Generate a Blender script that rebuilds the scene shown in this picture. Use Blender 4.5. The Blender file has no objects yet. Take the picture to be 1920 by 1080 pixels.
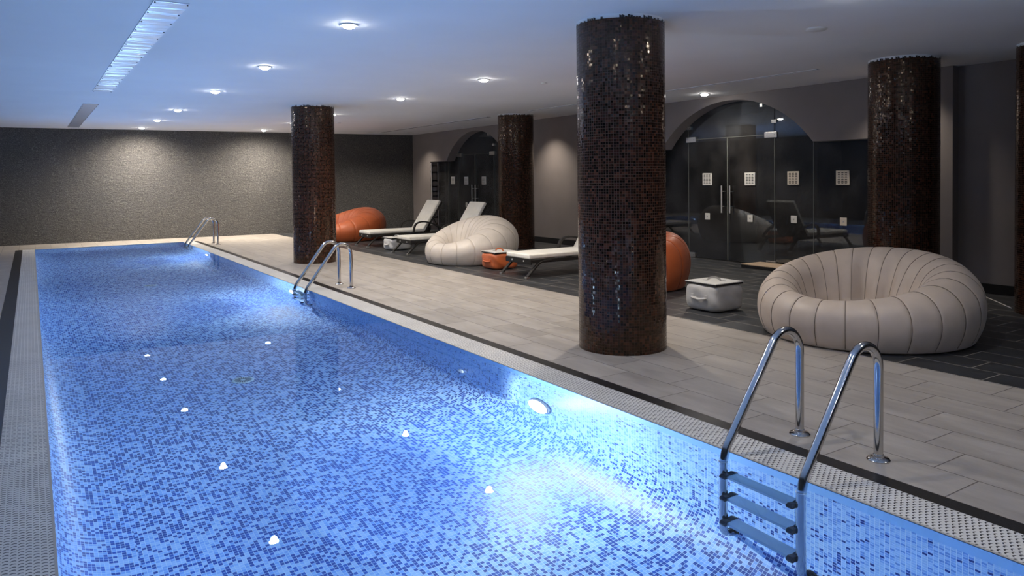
import bpy, bmesh, math, random
from mathutils import Vector, Matrix
random.seed(7)
S = bpy.context.scene
COL = S.collection
PI = math.pi

# ------------------------------------------------------------------ camera
EYE = 1.6
YAW, PITCH, ROLL, FOC, PPY = 0.57438035, 0.02557571, -0.0114767, 1395.26, 369.09
cy, sy, cp, sp = math.cos(YAW), math.sin(YAW), math.cos(PITCH), math.sin(PITCH)
fwd = Vector((sy * cp, cy * cp, -sp)); rt = Vector((cy, -sy, 0)); up = rt.cross(fwd)
r2 = math.cos(ROLL) * rt + math.sin(ROLL) * up
u2 = -math.sin(ROLL) * rt + math.cos(ROLL) * up
cd = bpy.data.cameras.new('camera'); cam = bpy.data.objects.new('camera', cd); COL.objects.link(cam)
cam.matrix_world = Matrix(((r2.x, u2.x, -fwd.x, 0), (r2.y, u2.y, -fwd.y, 0), (r2.z, u2.z, -fwd.z, EYE), (0, 0, 0, 1)))
cd.sensor_fit = 'HORIZONTAL'; cd.sensor_width = 36; cd.lens = FOC * 36 / 1920
cd.shift_y = -(540 - PPY) / 1920
cd.clip_start = 0.05; cd.clip_end = 100
S.camera = cam

# ------------------------------------------------------------------ world, exposure, light levels
w = bpy.data.worlds.new('world'); S.world = w; w.use_nodes = True
w.node_tree.nodes['Background'].inputs[0].default_value = (0.05, 0.06, 0.08, 1)
w.node_tree.nodes['Background'].inputs[1].default_value = 0.02
vs = S.view_settings
vs.view_transform = 'Standard'; vs.look = 'None'; vs.gamma = 1; vs.use_curve_mapping = False
vs.exposure = 0.12
SPOT_W = 150.0        # each ceiling downlight
POOL_W = 265.0
GLOW_W = 70.0       # each unseen spot added over the water, standing in for its glow on the ceiling        
try:
    S.cycles.use_denoising = True
    S.cycles.max_bounces = 10; S.cycles.diffuse_bounces = 4; S.cycles.glossy_bounces = 5
    S.cycles.transmission_bounces = 8; S.cycles.transparent_max_bounces = 12
    S.cycles.sample_clamp_indirect = 3.0; S.cycles.sample_clamp_direct = 0
    S.cycles.caustics_refractive = True; S.cycles.caustics_reflective = True
    S.cycles.blur_glossy = 0.3
except Exception:
    pass

CEIL = 3.04

# ------------------------------------------------------------------ object helpers
def tag(o, label=None, cat=None, group=None, kind=None):
    if label: o['label'] = label
    if cat: o['category'] = cat
    if group: o['group'] = group
    if kind: o['kind'] = kind
    return o

def empty(name, loc=(0, 0, 0), rz=0):
    o = bpy.data.objects.new(name, None); COL.objects.link(o)
    o.location = loc; o.rotation_euler = (0, 0, rz); o.empty_display_size = 0.1
    return o

def obj(name, bm, m, parent=None, smooth=False, loc=None, bevel=0, sub=0, autosmooth=None):
    bmesh.ops.recalc_face_normals(bm, faces=bm.faces)
    me = bpy.data.meshes.new(name); bm.to_mesh(me); bm.free()
    ms = m if isinstance(m, (list, tuple)) else [m]
    for x in ms: me.materials.append(x)
    if smooth:
        me.polygons.foreach_set('use_smooth', [True] * len(me.polygons))
    if autosmooth is not None:
        me.polygons.foreach_set('use_smooth', [True] * len(me.polygons))
        me.set_sharp_from_angle(angle=math.radians(autosmooth))
    o = bpy.data.objects.new(name, me); COL.objects.link(o)
    if parent: o.parent = parent
    if loc: o.location = loc
    if bevel:
        b = o.modifiers.new('bevel', 'BEVEL'); b.width = bevel; b.segments = 3; b.limit_method = 'ANGLE'; b.angle_limit = 0.6
    if sub:
        s = o.modifiers.new('sub', 'SUBSURF'); s.levels = sub; s.render_levels = sub
    return o

def B(): return bmesh.new()

def box(bm, x0, x1, y0, y1, z0, z1):
    v = [bm.verts.new((x, y, z)) for z in (z0, z1) for y in (y0, y1) for x in (x0, x1)]
    for f in ((0, 1, 3, 2), (4, 5, 7, 6), (0, 1, 5, 4), (2, 3, 7, 6), (0, 2, 6, 4), (1, 3, 7, 5)):
        bm.faces.new([v[i] for i in f])
    return bm

def cyl(bm, c, r, z0, z1, n=32, r1=None):
    r1 = r if r1 is None else r1
    a = [bm.verts.new((c[0] + r * math.cos(2 * PI * i / n), c[1] + r * math.sin(2 * PI * i / n), z0)) for i in range(n)]
    b = [bm.verts.new((c[0] + r1 * math.cos(2 * PI * i / n), c[1] + r1 * math.sin(2 * PI * i / n), z1)) for i in range(n)]
    for i in range(n): bm.faces.new((a[i], a[(i + 1) % n], b[(i + 1) % n], b[i]))
    bm.faces.new(a[::-1]); bm.faces.new(b)
    return bm

def lathe(bm, prof, n=32, axis='z', c=(0, 0, 0)):
    rings = []
    for r, z in prof:
        ring = []
        for i in range(n):
            a = 2 * PI * i / n
            p = (r * math.cos(a), r * math.sin(a), z) if axis == 'z' else (z, r * math.cos(a), r * math.sin(a))
            ring.append(bm.verts.new((p[0] + c[0], p[1] + c[1], p[2] + c[2])))
        rings.append(ring)
    for a, b in zip(rings, rings[1:]):
        for i in range(n): bm.faces.new((a[i], a[(i + 1) % n], b[(i + 1) % n], b[i]))
    bm.faces.new(rings[0][::-1]); bm.faces.new(rings[-1])
    return bm

def tube(bm, pts, r, n=12, sec=None):
    """round (or custom section) tube along pts; sec = list of (a, b) offsets in the side/up frame"""
    pts = [Vector(p) for p in pts]
    rings = []
    prev = None
    for i, p in enumerate(pts):
        t = (pts[min(i + 1, len(pts) - 1)] - pts[max(i - 1, 0)]).normalized()
        if prev is None:
            ref = Vector((0, 1, 0)) if abs(t.y) < 0.9 else Vector((0, 0, 1))
            s = t.cross(ref).normalized()
        else:
            s = (prev - t * prev.dot(t)).normalized()
        prev = s
        u = t.cross(s)
        if sec: ring = [bm.verts.new(p + s * a + u * b) for a, b in sec]
        else: ring = [bm.verts.new(p + (s * math.cos(2 * PI * k / n) + u * math.sin(2 * PI * k / n)) * r) for k in range(n)]
        rings.append(ring)
    m = len(rings[0])
    for a, b in zip(rings, rings[1:]):
        for k in range(m): bm.faces.new((a[k], a[(k + 1) % m], b[(k + 1) % m], b[k]))
    bm.faces.new(rings[0][::-1]); bm.faces.new(rings[-1])
    return bm

def smoothpath(pts, it=3):
    pts = [Vector(p) for p in pts]
    for _ in range(it):
        q = [pts[0]]
        for a, b in zip(pts, pts[1:]): q += [a * .75 + b * .25, a * .25 + b * .75]
        q.append(pts[-1]); pts = q
    return pts

def prism(bm, poly, x0, x1):
    """polygon in (y, z), extruded from x0 to x1"""
    a = [bm.verts.new((x0, y, z)) for y, z in poly]; b = [bm.verts.new((x1, y, z)) for y, z in poly]
    n = len(poly)
    for i in range(n): bm.faces.new((a[i], a[(i + 1) % n], b[(i + 1) % n], b[i]))
    f1 = bm.faces.new(a[::-1]); f2 = bm.faces.new(b); f1.normal_update(); f2.normal_update()
    bmesh.ops.triangulate(bm, faces=[f1, f2])
    return bm

def copy_tree(o, parent=None):
    c = o.copy(); COL.objects.link(c); c.parent = parent
    for ch in list(o.children): copy_tree(ch, c)
    return c

# ------------------------------------------------------------------ materials
class N:
    def __init__(s, name):
        s.m = bpy.data.materials.new(name); s.m.use_nodes = True
        s.t = s.m.node_tree; s.p = s.t.nodes['Principled BSDF']; s.out = s.t.nodes['Material Output']
    def n(s, typ, **kw):
        x = s.t.nodes.new(typ)
        for k, v in kw.items(): setattr(x, k, v)
        return x
    def lk(s, a, b): s.t.links.new(a, b)
    def put(s, sock, v):
        if isinstance(v, bpy.types.NodeSocket): s.lk(v, sock)
        else: sock.default_value = v
    def math(s, op, a, b=0.0, c=0.0):
        x = s.n('ShaderNodeMath', operation=op)
        s.put(x.inputs[0], a); s.put(x.inputs[1], b); s.put(x.inputs[2], c)
        return x.outputs[0]
    def sep(s, v):
        x = s.n('ShaderNodeSeparateXYZ'); s.lk(v, x.inputs[0]); return x.outputs
    def comb(s, a, b, c=0.0):
        x = s.n('ShaderNodeCombineXYZ'); s.put(x.inputs[0], a); s.put(x.inputs[1], b); s.put(x.inputs[2], c); return x.outputs[0]
    def obj(s): return s.n('ShaderNodeTexCoord').outputs['Object']
    def uv(s): return s.n('ShaderNodeTexCoord').outputs['UV']
    def noise(s, vec, scale, detail=3, rough=0.5):
        x = s.n('ShaderNodeTexNoise'); s.lk(vec, x.inputs['Vector']); x.inputs['Scale'].default_value = scale
        x.inputs['Detail'].default_value = detail; x.inputs['Roughness'].default_value = rough; return x.outputs[0]
    def white(s, vec):
        x = s.n('ShaderNodeTexWhiteNoise', noise_dimensions='3D'); s.lk(vec, x.inputs['Vector']); return x.outputs
    def mix(s, f, a, b, blend='MIX'):
        x = s.n('ShaderNodeMix', data_type='RGBA', blend_type=blend)
        s.put(x.inputs[0], f); s.put(x.inputs[6], a); s.put(x.inputs[7], b); return x.outputs[2]
    def ramp(s, f, stops, interp='LINEAR'):
        x = s.n('ShaderNodeValToRGB'); s.lk(f, x.inputs[0]); x.color_ramp.interpolation = interp
        e = x.color_ramp.elements
        while len(e) > 1: e.remove(e[-1])
        e[0].position = stops[0][0]; e[0].color = stops[0][1]
        for p, c in stops[1:]:
            k = e.new(p); k.color = c
        return x.outputs[0]
    def bump(s, h, strength=0.3, dist=0.01):
        x = s.n('ShaderNodeBump'); x.inputs['Strength'].default_value = strength; x.inputs['Distance'].default_value = dist
        s.lk(h, x.inputs['Height']); return x.outputs[0]
    def mr(s, v, a, b, c=0.0, d=1.0):
        x = s.n('ShaderNodeMapRange'); s.put(x.inputs[0], v); x.inputs[1].default_value = a; x.inputs[2].default_value = b
        x.inputs[3].default_value = c; x.inputs[4].default_value = d; return x.outputs[0]
    def base(s, v): s.put(s.p.inputs['Base Color'], v)
    def rough(s, v): s.put(s.p.inputs['Roughness'], v)
    def set(s, **kw):
        for k, v in kw.items(): s.put(s.p.inputs[k.replace('_', ' ')], v)
        return s

def c4(*a): return (a[0], a[1], a[2], 1.0)

def plain(name, col, rough=0.5, metal=0.0, noise=0.0, nscale=20, bump=0.0):
    s = N(name)
    if noise or bump:
        nz = s.noise(s.obj(), nscale, 4)
        if noise:
            lo = c4(*[x * (1 - noise) for x in col]); hi = c4(*[min(1, x * (1 + noise)) for x in col])
            s.base(s.ramp(nz, [(0.3, lo), (0.7, hi)]))
        else: s.base(c4(*col))
        if bump: s.lk(s.bump(nz, bump, 0.004), s.p.inputs['Normal'])
    else: s.base(c4(*col))
    s.rough(rough); s.set(Metallic=metal)
    return s.m

def emit(name, col, strength):
    s = N(name); s.base(c4(0, 0, 0)); s.set(Emission_Color=c4(*col), Emission_Strength=strength); return s.m

def grid(s, u, v, su, sv, gu, gv):
    """cell ids and a 0/1 tile mask for a grid of su x sv cells with grout widths gu, gv (fractions)"""
    a = s.math('DIVIDE', u, su); b = s.math('DIVIDE', v, sv)
    ia = s.math('FLOOR', a); ib = s.math('FLOOR', b)
    fa = s.math('SUBTRACT', a, ia); fb = s.math('SUBTRACT', b, ib)
    da = s.math('SUBTRACT', 0.5, s.math('ABSOLUTE', s.math('SUBTRACT', fa, 0.5)))
    db = s.math('SUBTRACT', 0.5, s.math('ABSOLUTE', s.math('SUBTRACT', fb, 0.5)))
    ma = s.math('GREATER_THAN', da, gu); mb = s.math('GREATER_THAN', db, gv)
    return ia, ib, s.math('MULTIPLY', ma, mb), fa, fb

# pool mosaic: uv in metres, darker mix on the floor than on the walls
s = N('pool_mosaic')
q = s.sep(s.uv()); ia, ib, mask, fa, fb = grid(s, q[0], q[1], 0.025, 0.025, 0.055, 0.055)
wn = s.white(s.comb(ia, ib, 3.0))
z = s.sep(s.obj())[2]
deep = s.mr(z, -0.50, -1.12)
clump = s.noise(s.comb(s.math('MULTIPLY', ia, 0.45), s.math('MULTIPLY', ib, 0.16)), 1.0, 1)
rnd = s.math('ADD', wn[0], s.math('MULTIPLY', s.math('SUBTRACT', clump, 0.5), 0.9))
floorc = s.ramp(rnd, [(0, c4(0.010, 0.055, 0.30)), (0.30, c4(0.020, 0.09, 0.42)), (0.47, c4(0.23, 0.44, 0.84)), (0.60, c4(0.31, 0.53, 0.89)), (0.82, c4(0.43, 0.64, 0.93))], 'CONSTANT')
wallc = s.ramp(rnd, [(0, c4(0.006, 0.035, 0.26)), (0.045, c4(0.17, 0.36, 0.79)), (0.32, c4(0.27, 0.49, 0.88)), (0.55, c4(0.38, 0.61, 0.94))], 'CONSTANT')
sel = s.math('LESS_THAN', s.white(s.comb(ib, ia, 9.0))[0], deep)
tile = s.mix(sel, wallc, floorc)
grout = c4(0.66, 0.82, 0.96)
band = s.math('GREATER_THAN', z, -0.105)
col = s.mix(mask, grout, tile)
col = s.mix(band, col, c4(0.30, 0.56, 0.92))
s.base(col); s.rough(0.35)
M_MOSAIC = s.m

# water: sharp refraction and mirror by Fresnel, faint swell
s = N('water'); s.t.nodes.remove(s.p)
nb = s.bump(s.noise(s.obj(), 1.6, 2), 0.02, 0.02)
fr = s.n('ShaderNodeFresnel'); fr.inputs[0].default_value = 1.333; s.lk(nb, fr.inputs[1])
rf = s.n('ShaderNodeBsdfRefraction'); rf.inputs['Color'].default_value = (0.86, 0.95, 1, 1); rf.inputs['Roughness'].default_value = 0; rf.inputs['IOR'].default_value = 1.333; s.lk(nb, rf.inputs['Normal'])
gl = s.n('ShaderNodeBsdfGlossy'); gl.inputs['Roughness'].default_value = 0.0; gl.inputs['Color'].default_value = (0.45, 0.5, 0.55, 1); s.lk(nb, gl.inputs['Normal'])
mx = s.n('ShaderNodeMixShader'); s.lk(fr.outputs[0], mx.inputs[0]); s.lk(rf.outputs[0], mx.inputs[1]); s.lk(gl.outputs[0], mx.inputs[2]); s.lk(mx.outputs[0], s.out.inputs[0])
M_WATER = s.m

# overflow grating: rows of staggered studs with dark crescent gaps
s = N('grating_plastic')
q = s.sep(s.obj())
row = s.math('FLOOR', s.math('DIVIDE', q[0], 0.028)); off = s.math('MULTIPLY', s.math('MODULO', s.math('ABSOLUTE', row), 2.0), 0.015)
u = s.math('DIVIDE', q[0], 0.028); v = s.math('DIVIDE', s.math('ADD', q[1], off), 0.030)
fu = s.math('SUBTRACT', s.math('FRACT', u), 0.5); fv = s.math('SUBTRACT', s.math('FRACT', v), 0.5)
bend = s.math('ADD', fv, s.math('MULTIPLY', s.math('MULTIPLY', fu, fu), 1.3))
slot = s.math('LESS_THAN', s.math('ABSOLUTE', s.math('SUBTRACT', bend, 0.12)), 0.13)
inner = s.math('LESS_THAN', s.math('ABSOLUTE', fu), 0.40)
hole = s.math('MULTIPLY', slot, inner)
body = s.ramp(s.noise(s.obj(), 3.0, 4), [(0.3, c4(0.68, 0.67, 0.64)), (0.7, c4(0.80, 0.79, 0.76))])
s.base(s.mix(hole, body, c4(0.05, 0.05, 0.055))); s.rough(0.4)
s.lk(s.bump(s.math('SUBTRACT', 1.0, hole), 0.8, 0.006), s.p.inputs['Normal'])
M_GRATE = s.m

def floor_tiles(name, c0, c1, groutc, rough, gw=0.0035, shift=0.2277, spec=0.5):
    s = N(name); P = s.obj(); q = s.sep(P)
    row = s.math('FLOOR', s.math('DIVIDE', s.math('SUBTRACT', q[0], 3.755), 0.335))
    yy = s.math('SUBTRACT', s.math('SUBTRACT', q[1], 1.90), s.math('MULTIPLY', row, shift))
    a = s.math('SUBTRACT', q[0], 3.755)
    ia, ib, mask, fa, fb = grid(s, a, yy, 0.335, 0.67, gw / 0.335, gw / 0.67)
    wn = s.white(s.comb(ia, ib))
    st = s.comb(s.math('ADD', s.math('MULTIPLY', q[0], 5.0), s.math('MULTIPLY', wn[0], 31.0)), s.math('ADD', s.math('MULTIPLY', q[1], 1.3), s.math('MULTIPLY', wn[0], 17.0)), wn[0])
    nz = s.math('ADD', s.math('MULTIPLY', s.noise(st, 1.0, 5, 0.55), 0.6), s.math('MULTIPLY', s.noise(st, 2.6, 6, 0.65), 0.4))
    f = s.math('ADD', s.math('MULTIPLY', nz, 0.93), s.math('MULTIPLY', wn[0], 0.07))
    col = s.ramp(f, [(0.32, c4(*c0)), (0.62, c4(*c1))])
    s.base(s.mix(mask, c4(*groutc), col))
    s.rough(s.mr(nz, 0.3, 0.7, rough - 0.06, rough + 0.1))
    s.set(Specular_IOR_Level=spec)
    s.lk(s.bump(s.math('ADD', s.math('MULTIPLY', mask, 1.0), s.math('MULTIPLY', s.noise(P, 60, 3), 0.15)), 0.25, 0.002), s.p.inputs['Normal'])
    return s.m
M_DECK = floor_tiles('light_porcelain_tiles', (0.30, 0.268, 0.235), (0.46, 0.42, 0.375), (0.13, 0.11, 0.10), 0.42)
M_DARK = floor_tiles('dark_slate_tiles', (0.020, 0.022, 0.026), (0.043, 0.046, 0.051), (0.40, 0.37, 0.33), 0.40, gw=0.0035)
M_BORDER = plain('black_granite_border', (0.022, 0.021, 0.021), 0.3, noise=0.5, nscale=90)

# column mosaic: small dark brown glass tiles with individually tilted faces
s = N('column_mosaic')
q = s.sep(s.uv()); ia, ib, mask, fa, fb = grid(s, q[0], q[1], 0.0245, 0.0245, 0.06, 0.06)
wn = s.white(s.comb(ia, ib, 1.0))
tile = s.ramp(wn[0], [(0, c4(0.004, 0.002, 0.002)), (0.2, c4(0.020, 0.008, 0.005)), (0.5, c4(0.036, 0.013, 0.008)), (0.85, c4(0.075, 0.026, 0.014))], 'CONSTANT')
s.base(s.mix(mask, c4(0.052, 0.027, 0.019), tile))
s.rough(s.mr(mask, 0, 1, 0.7, 0.13)); s.set(Metallic=0.0, Specular_IOR_Level=0.6)
s.set(Specular_Tint=c4(1.0, 0.78, 0.6))
geo = s.n('ShaderNodeNewGeometry')
sub = s.n('ShaderNodeVectorMath', operation='SUBTRACT'); s.lk(wn[1], sub.inputs[0]); sub.inputs[1].default_value = (0.5, 0.5, 0.5)
scl = s.n('ShaderNodeVectorMath', operation='SCALE'); s.lk(sub.outputs[0], scl.inputs[0]); scl.inputs['Scale'].default_value = 0.10
add = s.n('ShaderNodeVectorMath', operation='ADD'); s.lk(geo.outputs['Normal'], add.inputs[0]); s.lk(scl.outputs[0], add.inputs[1])
nrm = s.n('ShaderNodeVectorMath', operation='NORMALIZE'); s.lk(add.outputs[0], nrm.inputs[0])
bp = s.n('ShaderNodeBump'); bp.inputs['Strength'].default_value = 0.5; bp.inputs['Distance'].default_value = 0.002; s.lk(mask, bp.inputs['Height']); s.lk(nrm.outputs[0], bp.inputs['Normal'])
s.lk(bp.outputs[0], s.p.inputs['Normal'])
M_COLUMN = s.m

# split-face slate cladding
s = N('slate_cladding')
P = s.obj(); mp = s.n('ShaderNodeMapping'); s.lk(P, mp.inputs[0]); mp.inputs['Scale'].default_value = (1, 1, 2.2)
n1 = s.noise(mp.outputs[0], 9, 6, 0.7); n2 = s.noise(mp.outputs[0], 38, 6, 0.75)
vo = s.n('ShaderNodeTexVoronoi'); s.lk(mp.outputs[0], vo.inputs['Vector']); vo.inputs['Scale'].default_value = 14
q = s.sep(P); ia, ib, mask, fa, fb = grid(s, q[0], q[2], 0.6, 0.3, 0.006, 0.012)
wn = s.white(s.comb(ia, ib))
hgt = s.math('ADD', s.math('ADD', s.math('MULTIPLY', n1, 0.6), s.math('MULTIPLY', n2, 0.7)), s.math('MULTIPLY', vo.outputs[0], 0.25))
col = s.ramp(n2, [(0.38, c4(0.028, 0.027, 0.028)), (0.52, c4(0.085, 0.082, 0.08)), (0.66, c4(0.27, 0.26, 0.24))])
col = s.mix(s.mr(wn[0], 0, 1, 0.0, 0.3), col, c4(0.06, 0.06, 0.062))
s.base(col); s.rough(0.5)
s.lk(s.bump(s.math('ADD', hgt, s.math('MULTIPLY', mask, 0.1)), 1.0, 0.035), s.p.inputs['Normal'])
M_SLATE = s.m

M_TAUPE = plain('taupe_wall_paint', (0.235, 0.205, 0.195), 0.75, noise=0.05, nscale=2, bump=0.03)
M_CEIL = plain('white_ceiling_paint', (0.82, 0.82, 0.83), 0.8, noise=0.02, nscale=1.2)
M_DARKWALL = plain('dark_render', (0.07, 0.07, 0.075), 0.8, noise=0.2, nscale=3)
M_BASE = plain('black_skirting', (0.012, 0.012, 0.013), 0.35)
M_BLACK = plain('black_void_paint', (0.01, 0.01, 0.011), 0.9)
s = N('cave_render'); nz = s.noise(s.obj(), 1.3, 5, 0.6)
s.base(s.ramp(nz, [(0.35, c4(0.05, 0.045, 0.045)), (0.65, c4(0.14, 0.115, 0.10))])); s.rough(0.9)
s.lk(s.bump(nz, 1.0, 0.2), s.p.inputs['Normal']); M_CAVE = s.m
# stainless and chrome
M_CHROME = plain('polished_steel', (0.62, 0.60, 0.58), 0.13, 1.0)
M_STEEL = plain('brushed_steel', (0.66, 0.65, 0.63), 0.32, 1.0)
s = N('tread_plate'); q = s.sep(s.obj()); u = s.math('DIVIDE', q[1], 0.022); v = s.math('DIVIDE', q[0], 0.022)
ck = s.math('MODULO', s.math('ABSOLUTE', s.math('ADD', s.math('FLOOR', u), s.math('FLOOR', v))), 2.0)
fu = s.math('SUBTRACT', s.math('FRACT', u), 0.5); fv = s.math('SUBTRACT', s.math('FRACT', v), 0.5)
d1 = s.math('ABSOLUTE', s.math('ADD', fu, fv)); d2 = s.math('ABSOLUTE', s.math('SUBTRACT', fu, fv))
d = s.math('ADD', s.math('MULTIPLY', ck, d1), s.math('MULTIPLY', s.math('SUBTRACT', 1.0, ck), d2))
hgt = s.math('LESS_THAN', d, 0.14)
s.base(c4(0.45, 0.52, 0.55)); s.set(Metallic=0.8); s.rough(0.35); s.lk(s.bump(hgt, 0.8, 0.003), s.p.inputs['Normal']); M_TREAD = s.m
M_HANDLE = plain('satin_steel', (0.75, 0.74, 0.72), 0.4, 0.7)
M_RUBBER = plain('black_plastic', (0.012, 0.012, 0.014), 0.45)
M_WHITEPL = plain('white_plastic', (0.75, 0.74, 0.70), 0.4)
M_CREAMPL = plain('cream_plastic', (0.74, 0.66, 0.54), 0.45)
M_LENS = emit('lamp_lens', (1.0, 0.96, 0.90), 110)
M_POOLLENS = emit('pool_lamp_lens', (0.85, 0.95, 1.0), 14)
# thin clear glass: mirror by Fresnel over a faint grey tint
s = N('door_glass'); s.t.nodes.remove(s.p)
fr = s.n('ShaderNodeFresnel'); fr.inputs[0].default_value = 1.55
tr = s.n('ShaderNodeBsdfTransparent'); tr.inputs[0].default_value = (0.62, 0.66, 0.68, 1)
gl = s.n('ShaderNodeBsdfGlossy'); gl.inputs['Roughness'].default_value = 0.02; gl.inputs['Color'].default_value = (0.95, 0.97, 1, 1)
mx = s.n('ShaderNodeMixShader'); s.lk(fr.outputs[0], mx.inputs[0]); s.lk(tr.outputs[0], mx.inputs[1]); s.lk(gl.outputs[0], mx.inputs[2])
df = s.n('ShaderNodeBsdfDiffuse'); df.inputs[0].default_value = (0.62, 0.6, 0.6, 1)  # pale diffuse haze mixed in, lightening panes the room light leaves dark
m2 = s.n('ShaderNodeMixShader'); s.lk(s.mr(s.noise(s.obj(), 1.4, 4), 0.35, 0.7, 0.012, 0.065), m2.inputs[0]); s.lk(mx.outputs[0], m2.inputs[1]); s.lk(df.outputs[0], m2.inputs[2]); s.lk(m2.outputs[0], s.out.inputs[0])
M_GLASS = s.m
M_EDGE = plain('lit_glass_edge', (0.16, 0.17, 0.16), 0.2, noise=0.1)  # paler tone stands for light caught along the pane edges
M_FOIL = None
s = N('foil_panel'); q = s.obj(); mp = s.n('ShaderNodeMapping'); s.lk(q, mp.inputs[0]); mp.inputs['Scale'].default_value = (0.8, 3.2, 1)
nz = s.noise(mp.outputs[0], 1.6, 3); s.base(c4(0.80, 0.80, 0.82)); s.set(Metallic=0.6); s.rough(0.28)
s.lk(s.bump(nz, 0.6, 0.06), s.p.inputs['Normal']); M_FOIL = s.m

def fabric(name, col, rough=0.6, wr=0.25, scale=5, sheen=0.15, fine=400):
    s = N(name); P = s.obj()
    nz = s.noise(P, scale, 3)
    s.base(s.ramp(nz, [(0.3, c4(*[x * .92 for x in col])), (0.7, c4(*[min(1, x * 1.06) for x in col]))]))
    s.rough(rough); s.set(Sheen_Weight=sheen)
    h = s.math('ADD', nz, s.math('MULTIPLY', s.noise(P, fine, 2), 0.03))
    s.lk(s.bump(h, wr, 0.02), s.p.inputs['Normal']); return s.m
M_TAUPELEATHER = fabric('taupe_leatherette', (0.60, 0.50, 0.415), 0.48, 0.25)
M_CREAMLEATHER = fabric('cream_leatherette', (0.64, 0.575, 0.51), 0.5, 0.25)
M_ORANGE = fabric('orange_leatherette', (0.56, 0.12, 0.028), 0.5, 0.25)
M_GREYPOUF = fabric('pale_grey_leatherette', (0.50, 0.49, 0.48), 0.55, 0.3, 8)
M_WHITEPOUF = fabric('white_leatherette', (0.62, 0.62, 0.62), 0.5, 0.3, 8)
M_CUSHION = fabric('ivory_cushion', (0.94, 0.91, 0.82), 0.7, 0.2, 6)
M_SEAM = plain('dark_stitching', (0.17, 0.135, 0.11), 0.8)
M_SEAMC = plain('cream_stitching', (0.42, 0.37, 0.31), 0.8)
M_SEAMO = plain('orange_stitching', (0.40, 0.09, 0.025), 0.8)
s = N('dark_wicker'); q = s.obj(); wv = s.n('ShaderNodeTexWave'); s.lk(q, wv.inputs[0]); wv.inputs['Scale'].default_value = 60; wv.inputs['Distortion'].default_value = 1
s.base(s.ramp(wv.outputs[1], [(0.2, c4(0.008, 0.007, 0.007)), (0.8, c4(0.026, 0.021, 0.019))])); s.rough(0.6)
s.lk(s.bump(wv.outputs[1], 0.5, 0.003), s.p.inputs['Normal']); M_WICKER = s.m

# ------------------------------------------------------------------ pool
PX0, PX1, PY0, PY1, DEPTH, ZW = 0.06, 3.36, -3.6, 21.30, 1.32, -0.003
Y0R, XL, XR = -4.6, -2.4, 10.6
def backY(x): return 23.05 - 0.065 * x

pool = tag(empty('swimming_pool', ((PX0 + PX1) / 2, 8.85, 0)), 'long rectangular indoor swimming pool lined with blue mosaic, lit from under the water', 'swimming pool')
pool.location = (0, 0, 0)
bm = B(); uvl = bm.loops.layers.uv.new('UVMap')
R = 0.42; prof = [(0, 0.0, 0), (0, -0.11, 0.11)]
L = DEPTH - R
prof.append((0, -L / 2, L / 2)); prof.append((0, -L, L))
for k in range(1, 19):
    a = PI / 2 * k / 18
    prof.append((R * (1 - math.cos(a)), -L - R * math.sin(a), L + R * a))
def rect(d): return [(PX0 + d, PY0 + d), (PX1 - d, PY0 + d), (PX1 - d, PY1 - d), (PX0 + d, PY1 - d)]
rings = [[bm.verts.new((x, y, zz)) for x, y in rect(d)] for d, zz, l in prof]
for (k, a), b in zip(enumerate(rings), rings[1:]):
    for i in range(4):
        j = (i + 1) % 4
        f = bm.faces.new((a[i], a[j], b[j], b[i]))
        for lp in f.loops:
            vv = lp.vert; kk = k if vv in (a[i], a[j]) else k + 1
            al = vv.co.x if i in (0, 2) else vv.co.y
            lp[uvl].uv = (al, prof[kk][2] + 40.0)
        f.smooth = True
f = bm.faces.new(rings[-1])
for lp in f.loops: lp[uvl].uv = (lp.vert.co.x + 100, lp.vert.co.y)
basin_bm = bm
me = bpy.data.meshes.new('basin'); bmesh.ops.recalc_face_normals(bm, faces=bm.faces)
for f in bm.faces: f.normal_flip()
bm.to_mesh(me); bm.free(); me.materials.append(M_MOSAIC)
basin = bpy.data.objects.new('basin', me); COL.objects.link(basin); basin.parent = pool
bm = B(); vv = [bm.verts.new(p) for p in ((PX0, PY0, ZW), (PX1, PY0, ZW), (PX1, PY1, ZW), (PX0, PY1, ZW))]; bm.faces.new(vv)
water = obj('water', bm, M_WATER, pool)
if water.data.polygons[0].normal.z < 0: water.data.flip_normals()
# overflow gratings either side, with a thin lip towards the water, and the white far coping
obj('grating', box(B(), PX1 + 0.012, 3.640, PY0, PY1 + 0.06, -0.06, 0.002), M_GRATE, pool)
obj('grating', box(B(), -0.190, PX0 - 0.012, PY0, PY1 + 0.06, -0.06, 0.002), M_GRATE, pool)
M_LIP = plain('pale_pool_lip', (0.50, 0.47, 0.42), 0.4)
bm = B(); box(bm, PX1, PX1 + 0.012, PY0, PY1, -0.002, 0.003); box(bm, PX0 - 0.012, PX0, PY0, PY1, -0.002, 0.003)
obj('edge_lip', bm, M_LIP, pool)
obj('end_coping', box(B(), PX0 - 0.012, PX1 + 0.012, PY1, PY1 + 0.06, -0.06, 0.003), M_WHITEPL, pool)
def drain(x, y):
    bm = B(); lathe(bm, [(0.105, -DEPTH + 0.002), (0.105, -DEPTH + 0.008), (0.09, -DEPTH + 0.012), (0.01, -DEPTH + 0.012)], 32, c=(x, y, 0))
    d = obj('floor_drain', bm, plain('drain_plastic', (0.55, 0.75, 0.82), 0.5), pool)
    bm = B()
    for k in range(20):
        a = 2 * PI * k / 20
        c, s_ = math.cos(a), math.sin(a)
        pts = [(x + c * r - s_ * w_, y + s_ * r + c * w_, -DEPTH + 0.0135) for r, w_ in ((0.025, -0.003), (0.08, -0.006), (0.08, 0.006), (0.025, 0.003))]
        bm.faces.new([bm.verts.new(p) for p in pts])
    obj('slots', bm, M_BLACK, d)
drain(1.71, 7.54); drain(1.71, 14.16)
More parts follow.
